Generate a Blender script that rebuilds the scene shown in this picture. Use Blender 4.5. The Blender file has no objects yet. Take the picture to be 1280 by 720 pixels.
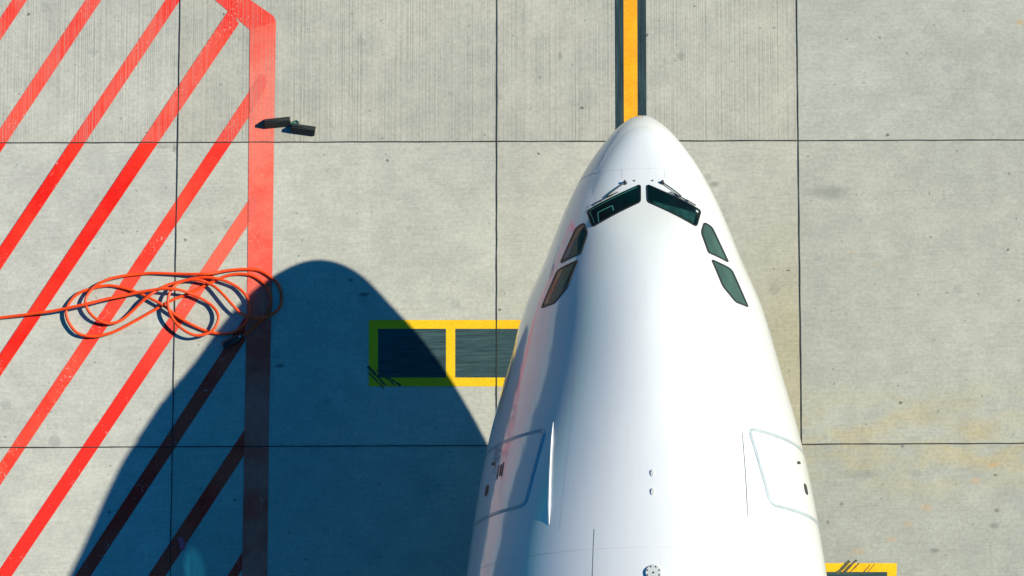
import bpy, bmesh, math, random
from mathutils import Vector, Matrix
random.seed(7)
SC = bpy.context.scene
COL = SC.collection

# ------------------------------------------------------------------ camera
CAM_H, ROLL, FPX = 94.244713, 0.030999, 7113.2699
TILT = math.atan(3.2024985e-05 * FPX)
ct, st_, cr, sr = math.cos(TILT), math.sin(TILT), math.cos(ROLL), math.sin(ROLL)
FWD = Vector((0, st_, -ct)); U0 = Vector((0, ct, st_)); R0 = Vector((1, 0, 0))
RGT = cr * R0 - sr * U0
UPV = sr * R0 + cr * U0
cd = bpy.data.cameras.new('camera'); cam = bpy.data.objects.new('camera', cd); COL.objects.link(cam)
M3 = Matrix((RGT, UPV, -FWD)).transposed()
cam.matrix_world = Matrix.Translation((0, 0, CAM_H)) @ M3.to_4x4()
cd.sensor_width = 36.0; cd.lens = 36.0 * FPX / 1280.0
cd.clip_start = 1.0; cd.clip_end = 5000.0
SC.camera = cam

# ------------------------------------------------------------------ light
SUNX, SUNY = 1.164471, 0.229371                 # shadow offset per metre of height
sd = Vector((SUNX, SUNY, 1)).normalized()
EL = math.asin(sd.z); AZ = math.atan2(SUNX, SUNY)
w = bpy.data.worlds.new('World'); SC.world = w; w.use_nodes = True
nt = w.node_tree; nt.nodes.clear()
sky = nt.nodes.new('ShaderNodeTexSky'); sky.sky_type = 'NISHITA'; sky.sun_disc = False
sky.sun_elevation = EL; sky.sun_rotation = AZ; sky.ozone_density = 3.0; sky.dust_density = 0.0; sky.air_density = 3.0
tint = nt.nodes.new('ShaderNodeMix'); tint.data_type = 'RGBA'; tint.blend_type = 'MULTIPLY'
tint.inputs[0].default_value = 1.0; tint.inputs[7].default_value = (0.050, 0.50, 1.20, 1)
bg = nt.nodes.new('ShaderNodeBackground'); bg.inputs['Strength'].default_value = 0.052
wo = nt.nodes.new('ShaderNodeOutputWorld')
nt.links.new(sky.outputs[0], tint.inputs[6]); nt.links.new(tint.outputs[2], bg.inputs[0]); nt.links.new(bg.outputs[0], wo.inputs[0])
sl = bpy.data.lights.new('sun', 'SUN'); sl.energy = 5.0; sl.angle = math.radians(0.53); sl.color = (1.0, 0.935, 0.785)
so = bpy.data.objects.new('sun', sl); COL.objects.link(so)
so.rotation_euler = sd.to_track_quat('Z', 'Y').to_euler(); so.location = (20, 20, 40)
vs = SC.view_settings
vs.view_transform = 'Standard'; vs.look = 'None'; vs.exposure = 0.40; vs.gamma = 1.0
SC.cycles.max_bounces = 8; SC.cycles.diffuse_bounces = 1; SC.cycles.use_denoising = True

# ------------------------------------------------------------------ helpers
def obj(name, bm, mat, parent=None, smooth=False):
    me = bpy.data.meshes.new(name); bm.normal_update(); bm.to_mesh(me); bm.free()
    o = bpy.data.objects.new(name, me); COL.objects.link(o)
    if mat:
        for m in (mat if isinstance(mat, (list, tuple)) else [mat]): me.materials.append(m)
    if smooth:
        for p in me.polygons: p.use_smooth = True
    if parent:
        o.parent = parent; o.matrix_parent_inverse = parent.matrix_world.inverted()
    return o
def thing(name, label, cat, loc=(0, 0, 0), rotz=0.0, group=None):
    o = bpy.data.objects.new(name, None); COL.objects.link(o)
    o.location = loc; o.rotation_euler = (0, 0, rotz); o.empty_display_size = 0.3
    o['label'] = label; o['category'] = cat
    if group: o['group'] = group
    bpy.context.view_layer.update()
    return o
def struct(name, bm, mat):
    o = obj(name, bm, mat); o['kind'] = 'structure'; return o
def gp(px, py, h=0.0):
    """point of the apron (or height h) measured from the survey picture"""
    d = FWD + RGT * ((px - 640) / FPX) - UPV * ((py - 360) / FPX)
    t = (h - CAM_H) / d.z
    return Vector((0, 0, CAM_H)) + d * t

def N(nt, typ, **kw):
    n = nt.nodes.new(typ)
    for k, v in kw.items():
        if k.startswith('i_'):
            key = k[2:]; key = int(key) if key.isdigit() else key
            n.inputs[key].default_value = v
        else: setattr(n, k, v)
    return n
def val(nt, op, a, b=None, c=None, clamp=False):
    n = nt.nodes.new('ShaderNodeMath'); n.operation = op; n.use_clamp = clamp
    for i, x in enumerate((a, b, c)):
        if x is None: continue
        if isinstance(x, (int, float)): n.inputs[i].default_value = x
        else: nt.links.new(x, n.inputs[i])
    return n.outputs[0]
def mixc(nt, f, a, b, mode='MIX'):
    n = nt.nodes.new('ShaderNodeMix'); n.data_type = 'RGBA'; n.blend_type = mode
    for i, x in ((0, f), (6, a), (7, b)):
        if isinstance(x, (int, float)): n.inputs[i].default_value = x
        elif isinstance(x, tuple): n.inputs[i].default_value = (*x, 1) if len(x) == 3 else x
        else: nt.links.new(x, n.inputs[i])
    return n.outputs[2]
def ramp(nt, x, lo, hi, a=0.0, b=1.0):
    n = nt.nodes.new('ShaderNodeMapRange'); n.interpolation_type = 'SMOOTHSTEP'
    nt.links.new(x, n.inputs[0])
    n.inputs[1].default_value = lo; n.inputs[2].default_value = hi
    n.inputs[3].default_value = a; n.inputs[4].default_value = b
    return n.outputs[0]
def noise(nt, vec, scale, detail=4, rough=0.55, sx=1, sy=1, off=0.0):
    m = nt.nodes.new('ShaderNodeMapping'); m.inputs['Scale'].default_value = (sx, sy, 1); m.inputs['Location'].default_value = (off, off * 1.7, 0)
    nt.links.new(vec, m.inputs[0])
    n = nt.nodes.new('ShaderNodeTexNoise'); n.inputs['Scale'].default_value = scale
    n.inputs['Detail'].default_value = detail; n.inputs['Roughness'].default_value = rough
    nt.links.new(m.outputs[0], n.inputs['Vector'])
    return n.outputs['Fac']

# ------------------------------------------------------------------ slab joints (apron survey)
def line(p, q): a, b = gp(*p), gp(*q); return (a.x, a.y, b.x, b.y)
VL = [line((225.3, 0), (213, 700)), line((621.4, 0), (620.7, 500)), line((995.8, 0), (1002.3, 555))]
HL = [line((0, 178.8), (1280, 174.9)), line((0, 559.5), (1280, 554.2))]
def vx(i):   # x = a + b*y
    x0, y0, x1, y1 = VL[i]; b = (x1 - x0) / (y1 - y0); return x0 - b * y0, b
def hy(i):
    x0, y0, x1, y1 = HL[i]; b = (y1 - y0) / (x1 - x0); return y0 - b * x0, b

# concrete node group: colour + height from position on the apron
cg = bpy.data.node_groups.new('concrete_apron', 'ShaderNodeTree')
cg.interface.new_socket('Color', in_out='OUTPUT', socket_type='NodeSocketColor')
cg.interface.new_socket('Height', in_out='OUTPUT', socket_type='NodeSocketFloat')
cg.interface.new_socket('Groove', in_out='OUTPUT', socket_type='NodeSocketFloat')
cg.interface.new_socket('Wear', in_out='OUTPUT', socket_type='NodeSocketFloat')
go = cg.nodes.new('NodeGroupOutput')
geo = cg.nodes.new('ShaderNodeNewGeometry'); P = geo.outputs['Position']
sep = cg.nodes.new('ShaderNodeSeparateXYZ'); cg.links.new(P, sep.inputs[0]); X, Y = sep.outputs[0], sep.outputs[1]
def dV(i):
    a, b = vx(i); return val(cg, 'SUBTRACT', X, val(cg, 'MULTIPLY_ADD', Y, b, a))
def dH(i):
    a, b = hy(i); return val(cg, 'SUBTRACT', Y, val(cg, 'MULTIPLY_ADD', X, b, a))
d0, d1, d2, e1, e2 = dV(0), dV(1), dV(2), dH(0), dH(1)
R_ = val(cg, 'GREATER_THAN', d2, 0.0)
TOP = val(cg, 'GREATER_THAN', e1, 0.0)
MID = val(cg, 'MULTIPLY', val(cg, 'LESS_THAN', e1, 0.0), val(cg, 'GREATER_THAN', e2, 0.0))
LOW = val(cg, 'LESS_THAN', e2, 0.0)
GRV = val(cg, 'MULTIPLY', TOP, val(cg, 'SUBTRACT', 1.0, R_))
C1 = val(cg, 'MULTIPLY', val(cg, 'GREATER_THAN', d0, 0.0), val(cg, 'LESS_THAN', d1, 0.0))
C0 = val(cg, 'LESS_THAN', d0, 0.0)
c = mixc(cg, 0.0, (0.425, 0.42, 0.352), (0, 0, 0))
c = mixc(cg, val(cg, 'MULTIPLY', MID, C0), c, (0.455, 0.455, 0.395))
c = mixc(cg, val(cg, 'MULTIPLY', LOW, C0), c, (0.465, 0.465, 0.40))
c = mixc(cg, val(cg, 'MULTIPLY', TOP, C0), c, (0.450, 0.448, 0.385))
c = mixc(cg, val(cg, 'MULTIPLY', MID, C1), c, (0.440, 0.440, 0.372))
c = mixc(cg, val(cg, 'MULTIPLY', R_, TOP), c, (0.378, 0.388, 0.330))
c = mixc(cg, val(cg, 'MULTIPLY', R_, MID), c, (0.378, 0.384, 0.322))
c = mixc(cg, val(cg, 'MULTIPLY', R_, LOW), c, (0.350, 0.360, 0.305))
# yellowish staining along joints right of the aircraft
stn = noise(cg, P, 0.9, 5, 0.6, 1, 2.2, 3)
left_band = val(cg, 'MULTIPLY', ramp(cg, d2, -1.7, -0.15), val(cg, 'SUBTRACT', 1.0, val(cg, 'GREATER_THAN', d2, 0.0)))
left_band = val(cg, 'MULTIPLY', left_band, ramp(cg, e1, -3.8, -0.8, 1.0, 0.10))
c = mixc(cg, val(cg, 'MULTIPLY', left_band, 0.75), c, (0.40, 0.365, 0.225))
jb = val(cg, 'ABSOLUTE', e2)
jb = ramp(cg, jb, 0.15, 1.25, 1.0, 0.0)
jb = val(cg, 'MULTIPLY', val(cg, 'MULTIPLY', jb, ramp(cg, stn, 0.38, 0.62)), R_)
c = mixc(cg, val(cg, 'MULTIPLY', jb, 0.7), c, (0.42, 0.365, 0.21))
# broad clouding, fine mottling
big = noise(cg, P, 0.35, 4, 0.6)
c = mixc(cg, ramp(cg, big, 0.32, 0.68), mixc(cg, 1.0, c, (0.93, 0.935, 0.94), 'MULTIPLY'), mixc(cg, 1.0, c, (1.05, 1.045, 1.04), 'MULTIPLY'))
mot = noise(cg, P, 2.3, 8, 0.68, 1, 1, 11)
c = mixc(cg, ramp(cg, mot, 0.34, 0.66), mixc(cg, 1.0, c, (0.92, 0.92, 0.925), 'MULTIPLY'), mixc(cg, 1.0, c, (1.05, 1.05, 1.045), 'MULTIPLY'))
fine = noise(cg, P, 16, 8, 0.75, 1, 1, 5)
c = mixc(cg, ramp(cg, fine, 0.3, 0.7), mixc(cg, 1.0, c, (0.87, 0.87, 0.87), 'MULTIPLY'), mixc(cg, 1.0, c, (1.11, 1.11, 1.11), 'MULTIPLY'))
# brushed texture across (other slabs)
br = noise(cg, P, 5.0, 6, 0.75, 0.35, 6.0, 2)
c = mixc(cg, val(cg, 'MULTIPLY', val(cg, 'SUBTRACT', 1.0, GRV), 0.5), c, mixc(cg, ramp(cg, br, 0.3, 0.7), mixc(cg, 1.0, c, (0.86, 0.865, 0.87), 'MULTIPLY'), mixc(cg, 1.0, c, (1.12, 1.12, 1.11), 'MULTIPLY')))
# grooves running with the centre line (top slabs)
gv = cg.nodes.new('ShaderNodeTexNoise'); gv.noise_dimensions = '1D'; gv.inputs['Scale'].default_value = 34.0
gv.inputs['Detail'].default_value = 3; gv.inputs['Roughness'].default_value = 0.8
gw = val(cg, 'MULTIPLY_ADD', noise(cg, P, 0.6, 2), 0.02, val(cg, 'MULTIPLY_ADD', Y, -vx(1)[1], X))
cg.links.new(gw, gv.inputs['W'])
gr = ramp(cg, gv.outputs[0], 0.38, 0.56)
gvar = ramp(cg, noise(cg, P, 1.6, 5, 0.7, 1.5, 0.5, 8), 0.30, 0.66, 0.15, 1.0)
grv = val(cg, 'MULTIPLY', val(cg, 'MULTIPLY', val(cg, 'SUBTRACT', 1.0, gr), GRV), gvar)
c = mixc(cg, val(cg, 'MULTIPLY', grv, 0.85), c, mixc(cg, 1.0, c, (0.62, 0.63, 0.64), 'MULTIPLY'))
# small dark spots and pits
def spots(scale, r, thr, off):
    m = cg.nodes.new('ShaderNodeMapping'); m.inputs['Location'].default_value = (off, off, 0); cg.links.new(P, m.inputs[0])
    nz = cg.nodes.new('ShaderNodeTexNoise'); nz.inputs['Scale'].default_value = 14; nz.inputs['Detail'].default_value = 3; cg.links.new(P, nz.inputs['Vector'])
    ad = cg.nodes.new('ShaderNodeVectorMath'); ad.operation = 'MULTIPLY_ADD'; cg.links.new(nz.outputs['Color'], ad.inputs[0]); ad.inputs[1].default_value = (0.07, 0.07, 0); cg.links.new(m.outputs[0], ad.inputs[2])
    v = cg.nodes.new('ShaderNodeTexVoronoi'); v.voronoi_dimensions = '2D'; v.inputs['Scale'].default_value = scale; cg.links.new(ad.outputs[0], v.inputs['Vector'])
    s2 = cg.nodes.new('ShaderNodeSeparateXYZ'); cg.links.new(v.outputs['Color'], s2.inputs[0])
    keep = val(cg, 'GREATER_THAN', s2.outputs[0], thr)
    rr = val(cg, 'MULTIPLY', s2.outputs[1], r)
    return val(cg, 'MULTIPLY', keep, val(cg, 'MULTIPLY', val(cg, 'SUBTRACT', rr, v.outputs['Distance']), 9.0 / r, clamp=True), clamp=True)
clus = ramp(cg, noise(cg, P, 0.5, 3, 0.6, 1, 1, 17), 0.42, 0.62)
sp1 = val(cg, 'MULTIPLY', spots(1.5, 0.05, 0.70, 0.0), clus)
c = mixc(cg, val(cg, 'MULTIPLY', sp1, 0.75), c, (0.07, 0.075, 0.07))
sp2 = spots(4.0, 0.075, 0.80, 5.3)
c = mixc(cg, val(cg, 'MULTIPLY', sp2, 0.55), c, (0.10, 0.11, 0.10))
sp3 = spots(1.3, 0.16, 0.85, 9.3)
c = mixc(cg, val(cg, 'MULTIPLY', sp3, 0.22), c, (0.15, 0.17, 0.17))
# rust spots, oil smudges and a teal / red glint painted into the colour
def blob(px, py, rx, ry, soft=0.6, wob=0.5, rot=0.0):
    q = gp(px, py)
    ax = val(cg, 'SUBTRACT', X, q.x); ay = val(cg, 'SUBTRACT', Y, q.y)
    cx_, sx_ = math.cos(rot), math.sin(rot)
    bx = val(cg, 'ADD', val(cg, 'MULTIPLY', ax, cx_ / rx), val(cg, 'MULTIPLY', ay, sx_ / rx))
    by = val(cg, 'ADD', val(cg, 'MULTIPLY', ax, -sx_ / ry), val(cg, 'MULTIPLY', ay, cx_ / ry))
    d = val(cg, 'SQRT', val(cg, 'ADD', val(cg, 'MULTIPLY', bx, bx), val(cg, 'MULTIPLY', by, by)))
    d = val(cg, 'ADD', d, val(cg, 'MULTIPLY', val(cg, 'SUBTRACT', NZ, 0.5), wob * 2))
    return ramp(cg, d, 1 - soft, 1.0, 1.0, 0.0)
NZ = noise(cg, P, 5.0, 5, 0.7, 1, 1, 21)
for px, py, rx, ry, k in [(1242, 581, .13, .06, .8), (1219, 601, .16, .08, .6), (1158, 634, .14, .11, .6), (1114, 674, .13, .06, .7), (1073, 690, .2, .08, .45), (1135, 655, .12, .1, .4), (1275, 28, .13, .06, .9), (1064, 315, .05, .05, .5), (1095, 330, .12, .04, .3)]:
    c = mixc(cg, val(cg, 'MULTIPLY', blob(px, py, rx, ry, .9), k * .6), c, (0.50, 0.29, 0.11))
for px, py, rx, ry, k in [(1035, 240, .55, .16, .35), (438, 350, .07, .05, .8), (455, 368, .12, .05, .8), (350, 457, .12, .04, .8), (893, 230, .12, .07, .5), (1244, 594, .05, .03, .9), (1246, 638, .06, .05, .7), (1242, 657, .13, .07, .5), (1168, 688, .12, .06, .6), (1052, 630, .05, .04, .7), (1128, 558, .05, .05, .7), (1075, 592, .5, .12, .22), (885, 222, .1, .08, .3), (985, 338, .06, .02, .9), (155, 368, .07, .02, .6), (120, 372, .04, .03, .6), (700, 70, .05, .12, .4), (852, 70, .1, .12, .45), (218, 185, .06, .12, .6), (205, 183, .2, .06, .35)]:
    c = mixc(cg, val(cg, 'MULTIPLY', blob(px, py, rx, ry, .8), k), c, (0.12, 0.125, 0.115))
stc = val(cg, 'MULTIPLY', blob(243, 712, .23, .48, .55, .12, 0.10), ramp(cg, noise(cg, P, 2.4, 3, .5, 3, .2, 4), 0.35, 0.65, 0.45, 1.0))
c = mixc(cg, stc, c, (0.70, 0.95, 0.62))
pos2 = blob(227, 681, .075, .14, .5, .15, 0.45)
c = mixc(cg, val(cg, 'MULTIPLY', pos2, 0.85), c, (0.95, 0.14, 0.12))
hgt = val(cg, 'ADD', val(cg, 'MULTIPLY', grv, -0.6), val(cg, 'MULTIPLY', fine, 0.5))
cg.links.new(c, go.inputs[0]); cg.links.new(hgt, go.inputs[1]); cg.links.new(grv, go.inputs[2]); cg.links.new(mot, go.inputs[3])

def surface_mat(name, build, rough=0.85):
    m = bpy.data.materials.new(name); m.use_nodes = True; t = m.node_tree
    b = t.nodes['Principled BSDF']; b.inputs['Roughness'].default_value = rough; b.inputs['Specular IOR Level'].default_value = 0.10
    g = t.nodes.new('ShaderNodeGroup'); g.node_tree = cg
    ge = t.nodes.new('ShaderNodeNewGeometry')
    col = build(t, g.outputs['Color'], g.outputs['Groove'], g.outputs['Wear'], ge.outputs['Position'])
    t.links.new(col, b.inputs['Base Color'])
    bp = t.nodes.new('ShaderNodeBump'); bp.inputs['Strength'].default_value = 0.35; bp.inputs['Distance'].default_value = 0.006
    t.links.new(g.outputs['Height'], bp.inputs['Height']); t.links.new(bp.outputs[0], b.inputs['Normal'])
    return m
M_CON = surface_mat('concrete', lambda t, c, g, w_, P: c)
def paint(name, base, alt, wear=0.5, off=0.0, alo=0.35, ahi=0.65, cover=0.93, grad=None, gl=0.45):
    def bld(t, c, g, w_, P):
        n1 = noise(t, P, 0.8, 4, 0.6, 1, 1, off)
        n2 = noise(t, P, 22, 6, 0.75, 1, 1, off + 4)
        n3 = noise(t, P, 1.3, 5, 0.65, 1, 1, off + 9)
        f_ = ramp(t, n1, alo, ahi)
        if grad:
            sp = t.nodes.new('ShaderNodeSeparateXYZ'); t.links.new(P, sp.inputs[0])
            f_ = ramp(t, val(t, 'MULTIPLY_ADD', n1, 1.2, sp.outputs[1]), grad[0] + .6, grad[1] + .6)
        p = mixc(t, f_, base, alt)
        p = mixc(t, ramp(t, n2, 0.3, 0.7), mixc(t, 1.0, p, (0.84, 0.84, 0.84), 'MULTIPLY'), mixc(t, 1.0, p, (1.08, 1.15, 1.15), 'MULTIPLY'))
        chip = val(t, 'MULTIPLY', ramp(t, n2, 0.57, 0.62), ramp(t, n3, 0.62 - 0.12 * wear, 0.72 - 0.1 * wear))
        lossg = val(t, 'MULTIPLY', g, gl)
        keep = val(t, 'SUBTRACT', cover, val(t, 'MAXIMUM', val(t, 'MULTIPLY', chip, 0.85), lossg), clamp=True)
        return mixc(t, keep, c, p)
    return surface_mat(name, bld, 0.7)
RED = (0.74, 0.008, 0.004); SAL = (0.78, 0.072, 0.036)
M_RED = paint('red_marking_paint', RED, (0.80, 0.030, 0.014), 0.6, 0.0, 0.35, 0.65, 0.99)
M_RED2 = paint('faded_red_marking_paint', (0.76, 0.016, 0.008), (0.80, 0.062, 0.032), 1.0, 3.0, 0.30, 0.62, 0.975)
M_SAL = paint('pale_red_marking_paint', (0.80, 0.055, 0.028), (0.80, 0.15, 0.10), 0.3, 6.0, 0.32, 0.62, 0.94)
M_YEL = paint('yellow_marking_paint', (0.82, 0.49, 0.004), (0.82, 0.42, 0.004), 0.1, 2.0, 0.45, 0.7, 0.97)
M_ORY = paint('deep_yellow_line_paint', (0.84, 0.41, 0.003), (0.80, 0.30, 0.003), 0.3, 4.0, 0.35, 0.65, 0.995, None, 0.15)
M_GRD = paint('weathered_red_marking_paint', (0.78, 0.014, 0.007), (0.80, 0.115, 0.07), 0.8, 5.0, cover=0.97, grad=(gp(200, 500).y, gp(200, 330).y))
M_RED3 = paint('thin_red_marking_paint', (0.80, 0.035, 0.018), (0.80, 0.055, 0.03), 0.4, 8.0, cover=0.8)
def dark_paint(name, vertical):
    hi_c = (0.026, 0.060, 0.066) if vertical else (0.045, 0.095, 0.098)
    lo_c = (0.006, 0.020, 0.027) if vertical else (0.010, 0.030, 0.038)
    def bld(t, c, g, w_, P):
        st2 = noise(t, P, 4.0, 6, 0.75, *( (5.0, 0.3) if vertical else (0.3, 5.0)), 3)
        p = mixc(t, ramp(t, st2, 0.30, 0.72), lo_c, hi_c)
        k = ramp(t, noise(t, P, 7.0, 6, 0.75, *((4.0, .5) if vertical else (.5, 4.0)), 8), 0.60, 0.75, 0.98, 0.85)
        return mixc(t, k, c, p)
    return surface_mat(name, bld, 0.75)
M_DKV = dark_paint('dark_line_border_paint', True); M_DKH = dark_paint('dark_box_fill_paint', False)

def simple_mat(name, col, rough=0.5, metal=0.0, coat=0.0, spec=0.5, ior=1.5, nscale=None, namt=0.1, stretch=(1, 1)):
    m = bpy.data.materials.new(name); m.use_nodes = True; t = m.node_tree; b = t.nodes['Principled BSDF']
    b.inputs['Roughness'].default_value = rough; b.inputs['Metallic'].default_value = metal
    b.inputs['Coat Weight'].default_value = coat; b.inputs['Coat Roughness'].default_value = 0.03
    b.inputs['Specular IOR Level'].default_value = spec; b.inputs['IOR'].default_value = ior
    tc = t.nodes.new('ShaderNodeTexCoord')
    n = noise(t, tc.outputs['Object'], nscale or 6.0, 5, 0.6, stretch[0], stretch[1])
    lo = tuple(x * (1 - namt) for x in col); hi = tuple(min(1, x * (1 + namt)) for x in col)
    t.links.new(mixc(t, ramp(t, n, 0.3, 0.7), lo, hi), b.inputs['Base Color'])
    return m

# ------------------------------------------------------------------ apron
def xc(i, j):
    a, b = vx(i); a2, b2 = hy(j); y = (a2 + b2 * a) / (1 - b2 * b); return Vector((a + b * y, y, 0))
bm = bmesh.new()
xs = [-700, -60, -20] ; ys = [-700, -60, -20, 20, 60, 700]
for i in range(1):
    vv = [bm.verts.new((x, y, 0)) for x, y in ((-900, -900), (900, -900), (900, 900), (-900, 900))]
    bm.faces.new(vv)
struct('ground', bm, M_CON)
# unseen dark asphalt on every side, added to cut warm bounce on the flank
M_ASP = simple_mat('added_asphalt', (0.030, 0.038, 0.046), 0.9, nscale=1.5, namt=.25)
bm = bmesh.new()
for x0, y0, x1, y1 in ((-890, -890, -12.2, 890), (-12.2, 42, 34, 890), (34, -890, 890, 890), (-12.2, -890, 34, -60)):
    bm.faces.new([bm.verts.new((x, y, 0.004)) for x, y in ((x0, y0), (x1, y0), (x1, y1), (x0, y1))])
struct('added_dark_ground', bm, M_ASP)

def strip(bm, p, q, w_, z, wob=0.0, seg=0.5, wmin=0.75):
    d = (q - p); L_ = d.length; d.normalize(); n = Vector((-d.y, d.x, 0)); k = max(1, int(L_ / seg)); prev = None
    for i in range(k + 1):
        c_ = p + d * (L_ * i / k) + n * random.uniform(-wob, wob); hw = w_ / 2 * random.uniform(wmin, 1.15)
        a, b = bm.verts.new((c_.x + n.x * hw, c_.y + n.y * hw, z)), bm.verts.new((c_.x - n.x * hw, c_.y - n.y * hw, z))
        if prev: bm.faces.new((prev[1], b, a, prev[0]))
        prev = (a, b)
M_JNT = simple_mat('joint_sealant', (0.018, 0.022, 0.02), 0.8, nscale=9, namt=0.5)
bm = bmesh.new()
def Vp(x_at, b, y): return Vector((x_at + b * y, y, 0))
vlines = [vx(0), vx(1), vx(2)]
vlines = vlines + [(vlines[2][0] + 5.2 * k, vlines[2][1]) for k in range(1, 6)]
hlines = [hy(0), hy(1)]
hlines = [(hlines[0][0] + 5.3 * k, hlines[0][1]) for k in range(1, 5)] + hlines + [(hlines[1][0] - 5.3 * k, hlines[1][1]) for k in range(1, 5)]
for a, b in vlines: strip(bm, Vp(a, b, -3), Vp(a, b, 41.9), 0.017, 0.012, 0.003, 0.22)
for a, b in hlines: strip(bm, Vector((-12.1, a - 12.1 * b, 0)), Vector((33, a + 33 * b, 0)), 0.017, 0.0125, 0.003, 0.22)
struct('slab_joints', bm, M_JNT)

def poly(bm, pts, z, mi=0):
    f = bm.faces.new([bm.verts.new((*(gp(*p).to_2d()), z)) for p in pts]); f.material_index = mi
    if f.normal.z < 0 or True:
        f.normal_update()
        if f.normal.z < 0: f.normal_flip()
    return f
# red hatched no-parking area: border band and diagonal stripes
bm = bmesh.new()
poly(bm, [(345, 27), (342.5, 180), (340.5, 340), (336.3, 520), (334, 730), (332, 900), (300, 900), (302.5, 730), (306, 520), (309.5, 340), (311, 180), (312.5, 37.5)], 0.0085, 2)
poly(bm, [(345, 27), (342, 20), (331, 12.5), (313, 0), (150, -125), (106, -125), (268.7, 0), (312.5, 37.5)], 0.0045, 1)
def stripe(tl, tr, bl_, br_, mi, z):
    # tl->bl is the upper-left edge, tr->br the lower-right edge; extended to the left of the frame
    def ext(p, q, x):
        s = (x - p[0]) / (q[0] - p[0]); return (x, p[1] + s * (q[1] - p[1]))
    poly(bm, [tl, tr, ext(tr, br_, -150), ext(tl, bl_, -150)], z, mi)
stripe((120, -160), (140, -160), (0, 23), (0, 51), 1, 0.004)
stripe((213, -160), (233, -160), (0, 161), (0, 191), 1, 0.004)
stripe((314, -160), (332, -160), (0, 309), (0, 338), 1, 0.004)
stripe((286.5, 12), (298.8, 29.3), (0, 443), (0, 471), 1, 0.0085)
stripe((311.8, 114), (311.3, 146), (0, 579), (0, 607), 1, 0.004)
stripe((310.3, 251), (309.8, 282), (0, 711), (0, 742), 3, 0.004)
stripe((307.5, 394), (306.8, 426), (93.6, 720), (112, 722), 1, 0.004)
stripe((305.6, 537), (305.2, 569), (185, 720), (212, 712), 1, 0.004)
stripe((303.0, 690), (302.5, 712), (281, 725), (300, 716), 1, 0.004)
struct('red_hatched_marking', bm, [M_RED, M_RED2, M_SAL, M_GRD])
# darker fresh coat on parts of the stripes below the first joint
bm = bmesh.new()
def over(tl, tr, bl_, br_, y0, y1, z=0.0125, mi=0):
    X_ = lambda p, q, y: (p[0] + (q[0] - p[0]) * (y - p[1]) / (q[1] - p[1]), y)
    poly(bm, [X_(tl, bl_, y0), X_(tr, br_, y0), X_(tr, br_, y1), X_(tl, bl_, y1)], z, mi)
over((207, 0), (224.2, 0), (0, 309), (0, 338), 179.6, 420)
over((286.5, 12), (298.8, 29.3), (0, 443), (0, 471), 179.6, 560)
over((108, 0), (128, 0), (0, 161), (0, 191), 179, 260)
poly(bm, [(312, 113), (327, 92), (334, 101), (330, 114), (312, 143)], 0.0127, 1)
poly(bm, [(310.5, 251), (317, 246), (321, 250), (322, 257), (310.3, 279)], 0.0127, 1)
struct('fresh_red_marking', bm, [M_RED, M_RED3])
bm = bmesh.new(); poly(bm, [(221.5, 671), (227, 671.5), (232, 678), (230.5, 683), (226, 689), (224, 680)], 0.0165)
struct('pink_glint_spot', bm, simple_mat('painted_pink_glint', (0.95, 0.10, 0.15), 0.8))  # pink tip of the glint, painted as a flat patch on the ground

# lead-in line with dark borders
bm = bmesh.new()
cl = lambda x, y: (x, y)
poly(bm, [(779, -160), (796, -160), (797, 150), (797.5, 560), (780.5, 560), (779.8, 150)], 0.0045, 0)
poly(bm, [(768, -160), (778.6, -160), (779.4, 150), (780, 560), (770, 560), (769.3, 150)], 0.0045, 1)
poly(bm, [(796.6, -160), (807, -160), (808, 150), (808.5, 560), (798, 560), (797.4, 150)], 0.0045, 1)
struct('yellow_centre_line', bm, [M_ORY, M_DKV])
# equipment boxes: yellow outline, dark fill
def box_mark(name, x0, y0, x1, y1, div, bw=11.0):
    bm = bmesh.new()
    y0b, y1b = y0 + bw, y1 - bw
    poly(bm, [(x0, y0), (x1, y0), (x1, y0b), (x0, y0b)], 0.0045, 0)
    poly(bm, [(x0, y1b), (x1, y1b), (x1, y1), (x0, y1)], 0.0045, 0)
    edges = [x0] + div + [x1 - 12]
    for e in edges: poly(bm, [(e, y0b), (e + 11.5, y0b), (e + 11.5, y1b), (e, y1b)], 0.0045, 0)
    for a, b in zip(edges[:-1], edges[1:]):
        poly(bm, [(a + 11.5, y0b), (b, y0b), (b, y1b), (a + 11.5, y1b)], 0.0045, 1)
    return struct(name, bm, [M_YEL, M_DKH])
box_mark('yellow_box_marking', 461, 400, 770, 483, [557.5, 654])
box_mark('yellow_box_marking', 845, 704, 1121, 787, [941, 1020] if False else [941])
# black rubber streaks over the yellow corners
M_RUB = simple_mat('rubber_streak', (0.075, 0.075, 0.035), 0.85, nscale=20, namt=0.4)
bm = bmesh.new()
def streak(p, q, w_, z=0.0085):
    a, b = gp(*p), gp(*q); strip(bm, a, b, w_, z, 0.004, 0.07, 0.5)
streak((460, 458), (482, 482), 0.05); streak((461, 466), (480, 486), 0.03); streak((484, 471), (501, 482), 0.045); streak((470, 462), (494, 482), 0.02)
streak((1046, 717), (1062, 701), 0.07); streak((1053, 717), (1071, 700), 0.045); streak((1060, 718), (1074, 704), 0.02)
streak((1077, 718), (1088, 706), 0.018); streak((1084, 716), (1094, 705), 0.012)
struct('tyre_rubber_streaks', bm, M_RUB)

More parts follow.
